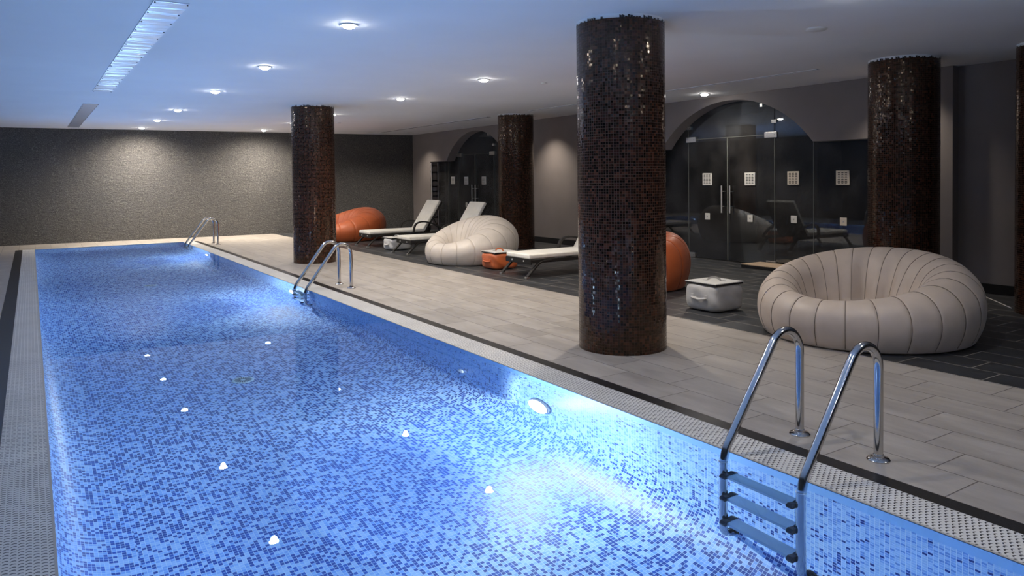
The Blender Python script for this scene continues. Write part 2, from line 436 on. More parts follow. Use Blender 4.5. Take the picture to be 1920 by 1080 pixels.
bm = B(); lathe(bm, [(0.045, 0.0), (0.045, -0.01), (0.03, -0.014), (0.012, -0.014)], 24, axis='x', c=(PX1 - 0.001, 6.1, -0.75))
obj('inlet_nozzle', bm, M_WHITEPL, pool)

# underwater lamps on the right wall
for i, (yy, lab) in enumerate(((4.81, 'round underwater lamp glowing nearest the camera on the right pool wall'),
                               (11.39, 'round underwater lamp glowing beside the middle pool ladder'),
                               (17.95, 'small bright underwater lamp near the far pool ladder'),
                               (-1.75, None))):
    t = empty('underwater_lamp', (PX1, yy, -0.66))
    tag(t, lab or 'round underwater lamp behind the camera on the right pool wall', 'pool light', 'underwater lamps along the right pool wall')
    bm = B(); lathe(bm, [(0.135, -0.001), (0.135, -0.018), (0.12, -0.028), (0.108, -0.028)], 40, axis='x')
    obj('rim', bm, M_WHITEPL, t, smooth=False)
    bm = B(); lathe(bm, [(0.122, -0.028), (0.120, -0.034), (0.07, -0.046), (0.01, -0.050)], 40, axis='x')
    obj('lens', bm, M_POOLLENS, t, smooth=True)
    ld = bpy.data.lights.new('pool_beam', 'POINT'); ld.shadow_soft_size = 0.0; ld.energy = POOL_W * 0.65; ld.color = (0.86, 0.94, 1.0)
    lo = bpy.data.objects.new('pool_beam', ld); COL.objects.link(lo); lo.parent = t
    lo.location = (-0.17, 0, 0)   
    ld = bpy.data.lights.new('pool_throw', 'SPOT'); ld.energy = POOL_W * 5.8; ld.color = (0.86, 0.94, 1.0); ld.spot_size = math.radians(108); ld.spot_blend = 1.0; ld.shadow_soft_size = 0.0
    lo = bpy.data.objects.new('pool_throw', ld); COL.objects.link(lo); lo.parent = t
    lo.location = (-0.05, 0, 0); lo.rotation_euler = (0, PI / 2 + math.radians(3), 0)
for yy in (-1.0, 3.0, 7.0, 11.0, 15.0, 19.0):  # unseen upward fill spots, added to put the pool's blue light on the ceiling
    ld = bpy.data.lights.new('glow_fill', 'SPOT'); ld.energy = GLOW_W; ld.color = (0.34, 0.60, 1.0); ld.spot_size = math.radians(176); ld.spot_blend = 0.5; ld.shadow_soft_size = 0.0
    lo = bpy.data.objects.new('glow_fill', ld); COL.objects.link(lo); lo.parent = pool
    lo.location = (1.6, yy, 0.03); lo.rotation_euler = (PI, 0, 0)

# ------------------------------------------------------------------ floor
def struct(o): o['kind'] = 'structure'; return o
BK = 24.2
XD = 6.105
def ringslab(name, x0, x1, y0, y1, m):
    return struct(obj(name, box(B(), x0, x1, y0, y1, -0.08, 0.0), m))
ringslab('pool_deck', 3.755, XD, Y0R, BK, M_DECK)
ringslab('pool_deck', XL, -0.335, Y0R, BK, M_DECK)
ringslab('pool_deck', -0.335, 3.755, PY1 + 0.06, BK, M_DECK)
ringslab('pool_deck', -0.335, 3.755, Y0R, PY0, M_DECK)
ringslab('deck_border', 3.640, 3.755, PY0, PY1 + 0.06, M_BORDER)
ringslab('deck_border', -0.335, -0.190, PY0, PY1 + 0.06, M_BORDER)
ringslab('floor', XD, 15.0, Y0R, BK, M_DARK)
ts = plain('steel_floor_strip', (0.62, 0.58, 0.52), 0.35, 0.6)
struct(obj('floor_trim', box(B(), XD - 0.005, XD + 0.005, Y0R, backY(XD) , -0.02, 0.0025), ts))

# ------------------------------------------------------------------ walls and ceiling
bm = B(); v = [bm.verts.new(p) for p in ((XL, backY(XL), 0), (XR + 0.5, backY(XR + 0.5), 0), (XR + 0.5, backY(XR + 0.5), CEIL), (XL, backY(XL), CEIL),
     (XL, backY(XL) + 0.25, 0), (XR + 0.5, backY(XR + 0.5) + 0.25, 0), (XR + 0.5, backY(XR + 0.5) + 0.25, CEIL), (XL, backY(XL) + 0.25, CEIL))]
for f in ((0, 1, 2, 3), (4, 5, 6, 7), (0, 1, 5, 4), (3, 2, 6, 7), (0, 3, 7, 4), (1, 2, 6, 5)): bm.faces.new([v[i] for i in f])
struct(obj('wall_back', bm, M_SLATE))
struct(obj('wall_left', box(B(), XL - 0.2, XL, Y0R, 23.4, 0, CEIL), M_SLATE))
struct(obj('wall_front', box(B(), XL - 0.2, XR + 0.35, Y0R - 0.2, Y0R, 0, CEIL), M_DARKWALL))
struct(obj('ceiling', box(B(), XL - 0.2, 15.0, Y0R - 0.2, BK, CEIL, CEIL + 0.15), M_CEIL))

# right wall: two openings, each an arch flanked by a lower rectangular run
ARCR, ARCTOP, SPR = 2.19, 2.95, 2.13
def arch_top(y, yc):
    d = abs(y - yc)
    zc = ARCTOP - ARCR
    if d < math.sqrt(ARCR ** 2 - (SPR - zc) ** 2): return zc + math.sqrt(ARCR ** 2 - d * d)
    return SPR
HALF = math.sqrt(ARCR ** 2 - (SPR - (ARCTOP - ARCR)) ** 2)
OPEN = [(6.25, 9.15, 11.95), (15.4, 18.30, 21.10)]
poly = [(Y0R, 0)]
for a, c, b in OPEN:
    poly += [(a, 0), (a, SPR)]
    for k in range(33):
        y = c - HALF + 2 * HALF * k / 32
        poly.append((y, arch_top(y, c)))
    poly += [(b, SPR), (b, 0)]
poly += [(22.36, 0), (22.36, CEIL), (Y0R, CEIL)]
struct(obj('wall_shade_pilaster', box(B(), XR - 0.15, XR, 5.2, 6.25, 0, CEIL), M_TAUPE))  # projection added to keep the ceiling light off the wall beside it
struct(obj('wall_right', prism(B(), poly, XR, XR + 0.35), M_TAUPE))
bm = B()
box(bm, XR - 0.165, XR - 0.15, 5.2, 6.25, 0, 0.13)
for a, b in ((Y0R, 5.2), (11.95, 15.4), (21.10, 22.35)): box(bm, XR - 0.015, XR, a, b, 0, 0.13)
struct(obj('baseboard_right', bm, M_BASE))
# dim rooms behind the glass
bm = B()
box(bm, 14.2, 14.4, 5.0, 12.6, 0, CEIL); box(bm, XR + 0.35, 14.4, 4.9, 5.0, 0, CEIL); box(bm, XR + 0.35, 14.4, 12.6, 12.7, 0, CEIL)
struct(obj('wall_steam_room', bm, M_DARKWALL))
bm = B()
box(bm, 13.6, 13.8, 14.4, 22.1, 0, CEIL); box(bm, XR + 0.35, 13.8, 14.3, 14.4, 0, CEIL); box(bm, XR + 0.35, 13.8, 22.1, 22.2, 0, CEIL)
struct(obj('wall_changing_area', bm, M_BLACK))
# rough brown cave-like partition standing inside the near room
bm = B()
pts = [(12.3, 8.55), (12.45, 9.1), (12.4, 9.7), (12.65, 10.2), (13.1, 10.4), (13.4, 10.0), (13.3, 9.0), (12.9, 8.4)]
a = [bm.verts.new((x, y, 0)) for x, y in pts]; b = [bm.verts.new((x + (0.1 if i < 4 else 0), y + 0.05, 2.2)) for i, (x, y) in enumerate(pts)]
c = [bm.verts.new((x + 0.25 if i < 4 else x - .2, y * 0.9 + 0.95, 3.03)) for i, (x, y) in enumerate(pts)]
for lo_, hi_ in ((a, b), (b, c)):
    for i in range(8): bm.faces.new((lo_[i], lo_[(i + 1) % 8], hi_[(i + 1) % 8], hi_[i]))
struct(obj('wall_partition', bm, M_CAVE, smooth=False))

# ------------------------------------------------------------------ glass fronts
M_SCREEN = plain('pale_screen_frame', (0.62, 0.58, 0.58), 0.6)
def glass_front(n, off, edges, label, c):
    root = empty('door_%d' % n, (XR + 0.28, c, 0)); root['kind'] = 'structure'
    def pane(name, y0, y1, z0, z1=None, par=root):
        y0, y1 = y0 - c, y1 - c
        if z1 is None:
            poly = [(y0, z0), (y1, z0)]
            m = 24
            for k in range(m + 1):
                y = y1 + (y0 - y1) * k / m
                poly.append((y, arch_top(y + c, c) - 0.006))
        else: poly = [(y0, z0), (y1, z0), (y1, z1), (y0, z1)]
        return obj(name, prism(B(), poly, -0.005, 0.005), M_GLASS, par)
    def lit_edge(p, y, z0, z1, w_=0.009):
        obj('lit_glass_edge', box(B(), -0.0065, 0.0065, y - c - w_ / 2, y - c + w_ / 2, z0, z1), M_EDGE, p)
    def vent(p, y, z, mat, sz=0.115):
        bm = B(); box(bm, -0.02, -0.006, y - c - sz, y - c + sz, z - sz, z + sz)
        g = obj('vent_grille', bm, mat, p, bevel=0.004)
        bm = B()
        for r in range(7):
            for k in range(3):
                yy = y - c + (k - 1) * 0.062; zz = z + (r - 3) * 0.027
                arc = [(yy - 0.025, zz + 0.006), (yy + 0.025, zz + 0.006), (yy + 0.018, zz - 0.004), (yy, zz - 0.008), (yy - 0.018, zz - 0.004)]
                bm.faces.new([bm.verts.new((-0.0215, a_, b_)) for a_, b_ in arc])
        obj('slots', bm, M_BLACK, g)
    def plate(p, y, z, mat, sz=0.058):
        g = obj('wall_plate', box(B(), -0.016, -0.006, y - c - sz, y - c + sz, z - sz * 1.1, z + sz * 1.1), mat, p, bevel=0.003)
        bm = B(); lathe(bm, [(0.012, -0.016), (0.010, -0.020)], 16, axis='x', c=(0, y - c, z)); obj('button', bm, M_STEEL, g)
    def patch(y0, y1, z0, z1, p=root, nm='hinge'):
        h = obj(nm, box(B(), -0.022, 0.022, y0 - c, y1 - c, z0, z1), M_STEEL, p, bevel=0.003)
        bm = B()
        for yy in (y0 + (y1 - y0) * .2, y0 + (y1 - y0) * .8):
            lathe(bm, [(0.006, -0.022), (0.005, -0.0245)], 10, axis='x', c=(0, yy - c, (z0 + z1) / 2))
        obj('screw', bm, M_RUBBER, h)
    ys = [None if e is None else e + off for e in edges]      # right end, joint, leaf, meeting, leaf, joint, left end
    e0, j1, l1, mid, l2, j2, e1 = ys
    p = []
    for a_, b_, mt in ((e0, j1, M_CREAMPL), (j1, l1, M_CREAMPL)):
        g = pane('glass_panel', a_ + 0.004, b_ - 0.004, 0.012); p.append(g); lit_edge(g, b_, 0.012, arch_top(b_, c) - 0.01)
    vent(p[0], j1 - 0.53, 1.54, M_CREAMPL); plate(p[0], j1 - 0.54, 0.84, M_CREAMPL)
    vent(p[1], (j1 + l1) / 2, 1.54, M_CREAMPL); plate(p[1], (j1 + l1) / 2 - 0.01, 0.84, M_WHITEPL)
    for a_, b_, hy in ((l1, mid, mid - 0.095), (mid, l2, mid + 0.10)):
        g = pane('door_leaf', a_ + 0.006, b_ - 0.006, 0.02, 2.295)
        lit_edge(g, (b_ - 0.006 if b_ == mid else a_ + 0.006), 0.02, 2.295)
        vent(g, (a_ + b_) / 2, 1.53, M_WHITEPL); plate(g, (a_ + b_) / 2, 0.82, M_WHITEPL)
        bm = B()
        for sx in (-0.055, 0.055): lathe(bm, [(0.014, 0.90), (0.014, 1.41)], 16, c=(sx, hy - c, 0))
        for zz in (1.02, 1.30): lathe(bm, [(0.008, -0.055), (0.008, 0.055)], 12, axis='x', c=(0, hy - c, zz))
        obj('pull_handle', bm, M_HANDLE, g, autosmooth=40)
    tr_ = pane('transom_glass', l1 + 0.006, l2 - 0.006, 2.31)
    lit_edge(tr_, l1, 2.31, arch_top(l1, c) - 0.01); lit_edge(tr_, l2, 2.31, arch_top(l2, c) - 0.01)
    obj('lit_glass_edge', box(B(), -0.0065, 0.0065, l1 - c, l2 - c, 2.298, 2.308), M_EDGE, tr_)
    g = pane('glass_panel', l2 + 0.004, (j2 - 0.004) if j2 else e1, 0.012); lit_edge(g, l2, 0.012, 2.3)
    if j2:
        vent(g, (l2 + j2) / 2, 1.54, M_WHITEPL)
        lit_edge(g, j2, 0.012, arch_top(j2, c) - 0.01)
        pane('glass_panel', j2 + 0.004, e1 - 0.004, 0.012)
    patch(l1 - 0.06, l1 + 0.20, 2.25, 2.35); patch(l2 - 0.20, l2 + 0.05, 2.25, 2.35)
    patch(l1 - 0.05, l1 + 0.05, 2.50, 2.56, nm='glass_clip'); patch(l2 - 0.06, l2 + 0.04, 2.50, 2.56, nm='glass_clip')
    patch(l1 + 0.24, l1 + 0.30, 2.80, 2.86, nm='glass_clip')
    patch(l2 - 0.22, l2 - 0.15, 2.72, 2.78, nm='glass_clip')
    patch(l2 - 0.17, l2 + 0.06, 0.01, 0.10, nm='floor_hinge'); patch(l1 - 0.03, l1 + 0.17, 0.01, 0.09, nm='floor_hinge')
    return root
glass_front(1, 0, [6.25, 7.62, 8.39, 9.43, 10.40, None, 11.95], None, 9.15)
d2 = glass_front(2, 0, [15.4, 16.9, 17.73, 18.78, 19.78, 20.42, 21.10], None, 18.30)
# openwork strip of rounded cells on the far reveal
scr = tag(empty('decorative_screen', (XR + 0.14, 21.085, 0)), 'narrow openwork strip of rounded dark cells beside the far glass doors', 'screen')
bm = B(); box(bm, -0.125, -0.095, -0.012, 0.012, 0.14, 2.10); box(bm, 0.10, 0.125, -0.012, 0.012, 0.14, 2.10)
zz = 0.16; rr = random.Random(3)
obj('frame', bm, M_SCREEN, scr)
k = 0
while zz < 2.0:
    h = rr.choice([0.15, 0.22, 0.26, 0.19]); h = min(h, 2.09 - zz)
    if h < 0.08: break
    bm = B(); n = 20; outer = []; inner = []
    for q_ in range(n):
        a_ = 2 * PI * q_ / n + PI / 4
        ex, ez = math.cos(a_), math.sin(a_)
        m_ = max(abs(ex), abs(ez)); outer.append((ex / m_ * 0.096, ez / m_ * h / 2))
        pw = 0.55; inner.append((math.copysign(abs(ex) ** pw, ex) * 0.084, math.copysign(abs(ez) ** pw, ez) * (h / 2 - 0.012)))
    vo_ = [bm.verts.new((x, -0.008, zz + h / 2 + z_)) for x, z_ in outer]; vi = [bm.verts.new((x, -0.008, zz + h / 2 + z_)) for x, z_ in inner]
    for q_ in range(n): bm.faces.new((vo_[q_], vo_[(q_ + 1) % n], vi[(q_ + 1) % n], vi[q_]))
    bmesh.ops.solidify(bm, geom=bm.faces[:], thickness=0.012)
    obj('cell_surround', bm, M_SCREEN, scr)
    zz += h; k += 1
# small bordered sign glimpsed through the far arch
sg = tag(empty('exit_sign', (XR + 0.62, 18.86, 2.42)), 'small dark sign with white border and lettering seen through the far arch', 'sign')
obj('board', box(B(), 0, 0.02, -0.19, 0.19, -0.085, 0.085), M_BLACK, sg)
M_SIGNW = emit('sign_glow', (0.9, 1.0, 0.95), 0.10)  # slight glow added so border and lettering show in the unlit room
bm = B()
box(bm, -0.004, 0, -0.18, 0.18, 0.068, 0.078); box(bm, -0.004, 0, -0.18, 0.18, -0.078, -0.068)
box(bm, -0.004, 0, 0.17, 0.18, -0.078, 0.078); box(bm, -0.004, 0, -0.18, -0.17, -0.078, 0.078)
obj('border', bm, M_SIGNW, sg)
tc = bpy.data.curves.new('lettering', 'FONT'); tc.body = 'SALIDA'; tc.size = 0.095; tc.align_x = 'CENTER'; tc.align_y = 'CENTER'; tc.extrude = 0.002
to = bpy.data.objects.new('lettering', tc); dg = bpy.context.evaluated_depsgraph_get()
COL.objects.link(to); dg.update()
tm = bpy.data.meshes.new_from_object(to.evaluated_get(bpy.context.evaluated_depsgraph_get())); COL.objects.unlink(to); bpy.data.objects.remove(to)
tm.materials.clear(); tm.materials.append(M_SIGNW)
to = bpy.data.objects.new('lettering', tm); COL.objects.link(to); to.parent = sg
to.matrix_local = Matrix(((0, 0, -1, -0.004), (-1, 0, 0, 0), (0, 1, 0, 0), (0, 0, 0, 1)))

# low step in front of the near glass panels
st = tag(empty('low_step', (10.55, 8.12, 0)), 'low dark step with a pale wooden top in front of the near glass panels', 'step')
obj('body', box(B(), -0.25, 0.25, -0.55, 0.52, 0, 0.055), M_BASE, st, bevel=0.004)
obj('top', box(B(), -0.25, 0.25, -0.55, 0.52, 0.055, 0.068), plain('pale_wood', (0.48, 0.36, 0.25), 0.5, noise=0.15, nscale=8), st, bevel=0.003)

# ------------------------------------------------------------------ columns
def column(x, y, label, r=0.41):
    t = tag(empty('mosaic_column', (x, y, 0)), label, 'column')
    n = 96; bm = B(); uvl = bm.loops.layers.uv.new('UVMap')
    zs = [0, 0.75, 1.5, 2.25, 3.005]
    rg = [[bm.verts.new((r * math.cos(2 * PI * i / n), r * math.sin(2 * PI * i / n), z_)) for i in range(n)] for z_ in zs]
    per = 2 * PI * r; T = 0.0245; tiles = round(per / T)
    for k in range(4):
        for i in range(n):
            j = (i + 1) % n
            f = bm.faces.new((rg[k][i], rg[k][j], rg[k + 1][j], rg[k + 1][i])); f.smooth = True
            us = [i / n, (i + 1) / n, (i + 1) / n, i / n]; zz_ = [zs[k], zs[k], zs[k + 1], zs[k + 1]]
            for lp, u_, z_ in zip(f.loops, us, zz_): lp[uvl].uv = (u_ * tiles * T + x * 13, z_)
    me = bpy.data.meshes.new('shaft'); bm.to_mesh(me); bm.free(); me.materials.append(M_COLUMN)
    o = bpy.data.objects.new('shaft', me); COL.objects.link(o); o.parent = t
    # ragged silicone and broken tile edge where the mosaic meets the ceiling
    rr = random.Random(int(x * 10 + y)); bm = B(); n2 = 120
    lo_ = [bm.verts.new(((r - 0.004) * math.cos(2 * PI * i / n2), (r - 0.004) * math.sin(2 * PI * i / n2), 2.99)) for i in range(n2)]
    hi_ = [bm.verts.new(((r - 0.006) * math.cos(2 * PI * i / n2), (r - 0.006) * math.sin(2 * PI * i / n2), CEIL)) for i in range(n2)]
    for i in range(n2): bm.faces.new((lo_[i], lo_[(i + 1) % n2], hi_[(i + 1) % n2], hi_[i]))
    obj('ceiling_joint', bm, M_CEIL, t)
    bm = B()
    for i in range(int(per / T)):
        if rr.random() < 0.55:
            a_ = i * T / r; h = rr.choice([0.012, 0.02, 0.026]); da = T * 0.44 / r
            ps = [((r + 0.0005) * math.cos(a_ + q_), (r + 0.0005) * math.sin(a_ + q_)) for q_ in (-da, da)]
            bm.faces.new([bm.verts.new(p_) for p_ in ((*ps[0], 3.004), (*ps[1], 3.004), (*ps[1], 3.004 + h * rr.uniform(.6, 1)), (*ps[0], 3.004 + h))])
    obj('top_tiles', bm, M_RUBBER, t)
    return t
column(4.67, 5.32, 'large dark brown mosaic column standing on the pale deck nearest the camera')
column(4.66, 14.33, 'dark brown mosaic column on the pale deck behind the middle pool ladder')
column(9.32, 5.24, 'brown mosaic column on the dark floor behind the big taupe beanbag')
column(9.36, 14.28, 'brown mosaic column on the dark floor behind the cream beanbag')
column(9.645, 3.655, 'dark mosaic column at the right edge of the picture', 0.41)

# ------------------------------------------------------------------ ceiling fittings
def downlight(x, y, label, power=1.0, lens=True, angle=150, col=(1.0, 0.89, 0.75), tilt=0):
    t = tag(empty('ceiling_downlight', (x, y, CEIL)), label, 'ceiling light', 'round recessed ceiling lights')
    bm = B(); lathe(bm, [(0.062, -0.0005), (0.085, -0.001), (0.088, -0.006), (0.078, -0.012), (0.064, -0.010)], 32)
    obj('trim_ring', bm, M_WHITEPL, t, autosmooth=40)
    if lens:
        bm = B(); lathe(bm, [(0.064, -0.004), (0.061, -0.016), (0.048, -0.029), (0.028, -0.037), (0.004, -0.040)], 32)
        obj('lens', bm, M_LENS, t, smooth=True)
    ld = bpy.data.lights.new('lamp', 'SPOT'); ld.energy = SPOT_W * power; ld.color = col
    ld.spot_size = math.radians(angle); ld.spot_blend = 1.0; ld.shadow_soft_size = 0.04
    lo = bpy.data.objects.new('lamp', ld); COL.objects.link(lo); lo.parent = t; lo.location = (0, 0, -0.05); lo.rotation_euler = (math.radians(tilt), 0, 0)
ord_ = ['nearest the camera', 'second from the camera', 'third from the camera', 'fourth from the camera', 'fifth from the camera', 'farthest, close to the stone wall']
for y, nm in zip((6.65, 9.61, 12.59, 16.2, 19.06, 21.92), ord_):
    downlight(2.52, y, 'round ceiling light in the row over the pool, ' + nm, 5.0 if y > 21 else (0.5 if y > 18 else 0.8), tilt=14 if y > 21 else 0)
for y, lab in ((3.65, 'above the picture'), (0.65, 'beside the camera'), (-2.3, 'behind the camera')): downlight(2.52, y, 'round ceiling light over the pool, ' + lab, 0.4)
for y, nm in zip((9.37, 12.29, 15.84, 21.58), ('nearest in view right of the tall front column', 'between the two far columns', 'peeping out beside the far column on the pale deck', 'farthest, close to the stone wall')):
    downlight(5.60, y, 'round ceiling light over the deck, ' + nm, 5.0 if y > 21 else 1.6, tilt=14 if y > 21 else 0)
for y, p_, lab in ((18.75, 1.35, 'round ceiling light over the deck, hidden behind the far column'), (6.4, 1.0, 'round ceiling light over the deck, hidden behind the tall front column'), (3.5, 0.3, 'round ceiling light over the deck, just above the picture'), (0.6, 0.2, 'round ceiling light over the deck, behind the camera')):
    downlight(5.60, y, lab, p_)
downlight(10.02, 9.2, 'round ceiling light just in front of the near glass arch', 1.1)
for x, y, p_, lab in ((10.2, 5.9, 0.5, 'behind the right column'), (9.95, 14.45, 0.8, 'behind the far right column'), (8.7, 21.3, 0.5, 'near the stone wall'), (9.9, 21.1, 0.6, 'in the far right corner')):
    downlight(x, y, 'round ceiling light with a deep dark aperture ' + lab, p_ * 1.3, lens=False, angle=112)

downlight(11.9, 11.4, 'added dim fill light inside the room behind the near glass doors', 0.3, lens=False)  # unseen lamp added to lift the dark room behind the glass
def strip(y0, y1, label, x0=0.855, x1=1.12):
    t = tag(empty('ceiling_panel', (0, 0, CEIL)), label, 'ceiling panel', 'shiny strips on the ceiling above the pool')
    obj('foil_sheet', box(B(), x0, x1, y0, y1, -0.008, -0.0006), M_FOIL, t)
    m = int((y1 - y0) / 0.42)
    for i in range(m + 1):
        for x in (x0 + 0.012, x1 - 0.012):
            bm = B(); lathe(bm, [(0.007, -0.010), (0.006, -0.0155)], 10, c=(x, y0 + 0.03 + (y1 - y0 - 0.06) * i / max(1, m), 0))
            obj('screw', bm, M_RUBBER, t)
strip(6.50, 13.38, 'long shiny metal strip screwed to the ceiling over the left of the pool')
strip(15.6, 22.25, 'farther shiny metal strip on the ceiling near the stone wall', 0.84, 1.095)

M_SLOT = plain('slot_grey', (0.10, 0.10, 0.10), 0.6)
for a_, b_, wd, lab in ((15.0, 21.4, 0.10, 'long dark air slot in the ceiling leading to the far corner'), (10.3, 13.3, 0.06, 'short dark air slot in the ceiling between the two middle columns'), (6.3, 9.6, 0.05, 'narrow grey air slot in the ceiling before the near arch')):
    t = tag(empty('air_slot', (9.09, (a_ + b_) / 2, CEIL)), lab, 'ceiling vent')
    h_ = (b_ - a_) / 2
    obj('slot', box(B(), -wd / 2, wd / 2, -h_, h_, -0.004, -0.0005), M_SLOT, t)
    bm = B(); box(bm, -wd / 2 - 0.012, -wd / 2, -h_, h_, -0.008, -0.0005); box(bm, wd / 2, wd / 2 + 0.012, -h_, h_, -0.008, -0.0005)
    obj('flange', bm, M_CEIL, t)
for x, y, r, lab in ((6.556, 4.56, 0.10, 'flat white disc on the ceiling beside the tall front column'), (6.592, 9.25, 0.05, 'small white ceiling disc between the front and back columns'), (6.566, 18.15, 0.06, 'tiny white ceiling disc near the far column')):
    bm = B(); lathe(bm, [(r, -0.0005), (r, -0.012), (r * 0.8, -0.022), (0.005, -0.024)], 32, c=(0, 0, 0))
    tag(obj('ceiling_detector', bm, M_WHITEPL, autosmooth=40, loc=(x, y, CEIL)), lab, 'smoke detector')

# ------------------------------------------------------------------ pool ladders
def ladder(y0, y1, label):
    """side rails in the XZ plane at y0 and y1"""
    yc = (y0 + y1) / 2
    t = tag(empty('pool_ladder', (3.6, yc, 0)), label, 'pool ladder')
    w_ = (y1 - y0) / 2
    for sgn in (-1, 1):
        P = [(3.945, 0.0), (3.945, 0.44)]
        cx, cz, r = 3.805, 0.50, 0.14
        for k in range(11):
            a_ = math.radians(0 + 148 * k / 10)
            P.append((cx + r * math.cos(a_), cz + 0.02 + r * math.sin(a_)))
        P += [(3.335, 0.125), (3.285, 0.06), (3.262, 0.0), (3.255, -0.06), (3.255, -0.90), (3.265, -0.98), (3.30, -1.02), (3.350, -1.03)]
        pts = smoothpath([(x - 3.6, sgn * w_, z_) for x, z_ in P], 2)
        obj('rail', tube(B(), pts, 0.025, 20), M_CHROME, t, smooth=True)
        bm = B(); lathe(bm, [(0.062, 0.0), (0.062, 0.006), (0.052, 0.016), (0.030, 0.020), (0.028, 0.034), (0.026, 0.036)], 36, c=(0.345, sgn * w_, 0))
        obj('base_flange', bm, M_CHROME, t, autosmooth=35)
        bm = B(); lathe(bm, [(0.0275, -0.045), (0.0275, -0.032)], 24, c=(-0.345, sgn * w_, 0)); obj('joint_collar', bm, M_STEEL, t, smooth=True)
        bm = B(); lathe(bm, [(0.04, -0.26), (0.04, -0.242), (0.024, -0.235)][::-1], 20, axis='x', c=(0, sgn * w_, -1.03)); obj('wall_bumper', bm, M_RUBBER, t)
    for z_ in (-0.215, -0.51, -0.81):
        bm = B(); box(bm, -0.375, -0.295, -w_ + 0.022, w_ - 0.022, z_, z_ + 0.008); box(bm, -0.377, -0.373, -w_ + 0.022, w_ - 0.022, z_ - 0.022, z_ + 0.008); box(bm, -0.297, -0.293, -w_ + 0.022, w_ - 0.022, z_ - 0.022, z_ + 0.008)
        tr_ = obj('tread', bm, M_TREAD, t)
        for sgn in (-1, 1):
            bm = B(); yy = sgn * (w_ - 0.035)
            pr_ = [(-0.392, z_ - 0.028), (-0.285, z_ - 0.028), (-0.278, z_ + 0.004), (-0.30, z_ + 0.020), (-0.345, z_ + 0.013), (-0.385, z_ + 0.026), (-0.402, z_ + 0.002)]
            a_ = [bm.verts.new((x, yy - 0.018, q_)) for x, q_ in pr_]; b_ = [bm.verts.new((x, yy + 0.018, q_)) for x, q_ in pr_]
            for i in range(len(pr_)): bm.faces.new((a_[i], a_[(i + 1) % len(pr_)], b_[(i + 1) % len(pr_)], b_[i]))
            bm.faces.new(a_); bm.faces.new(b_[::-1])
            obj('tread_bracket', bm, M_RUBBER, tr_, bevel=0.003)
    return t
lad = ladder(2.356, 2.863, 'stainless steel pool ladder nearest the camera with three submerged treads')
for yy, lab in ((10.74, 'stainless steel pool ladder halfway along the pool, before the far column'), (20.02, 'stainless steel pool ladder at the far end of the pool by the stone wall')):
    c_ = copy_tree(lad); c_.location = (3.6, yy, 0); c_['label'] = lab

# ------------------------------------------------------------------ inflated ring beanbags
def catmull(P, per=6):
    out = []
    for i in range(len(P) - 1):
        p0 = P[max(i - 1, 0)]; p1 = P[i]; p2 = P[i + 1]; p3 = P[min(i + 2, len(P) - 1)]
        for k in range(per):
            t_ = k / per
            out.append(tuple(0.5 * ((2 * b) + (-a + c) * t_ + (2 * a - 5 * b + 4 * c - d) * t_ ** 2 + (-a + 3 * b - 3 * c + d) * t_ ** 3) for a, b, c, d in zip(p0, p1, p2, p3)))
    out.append(P[-1]); return out

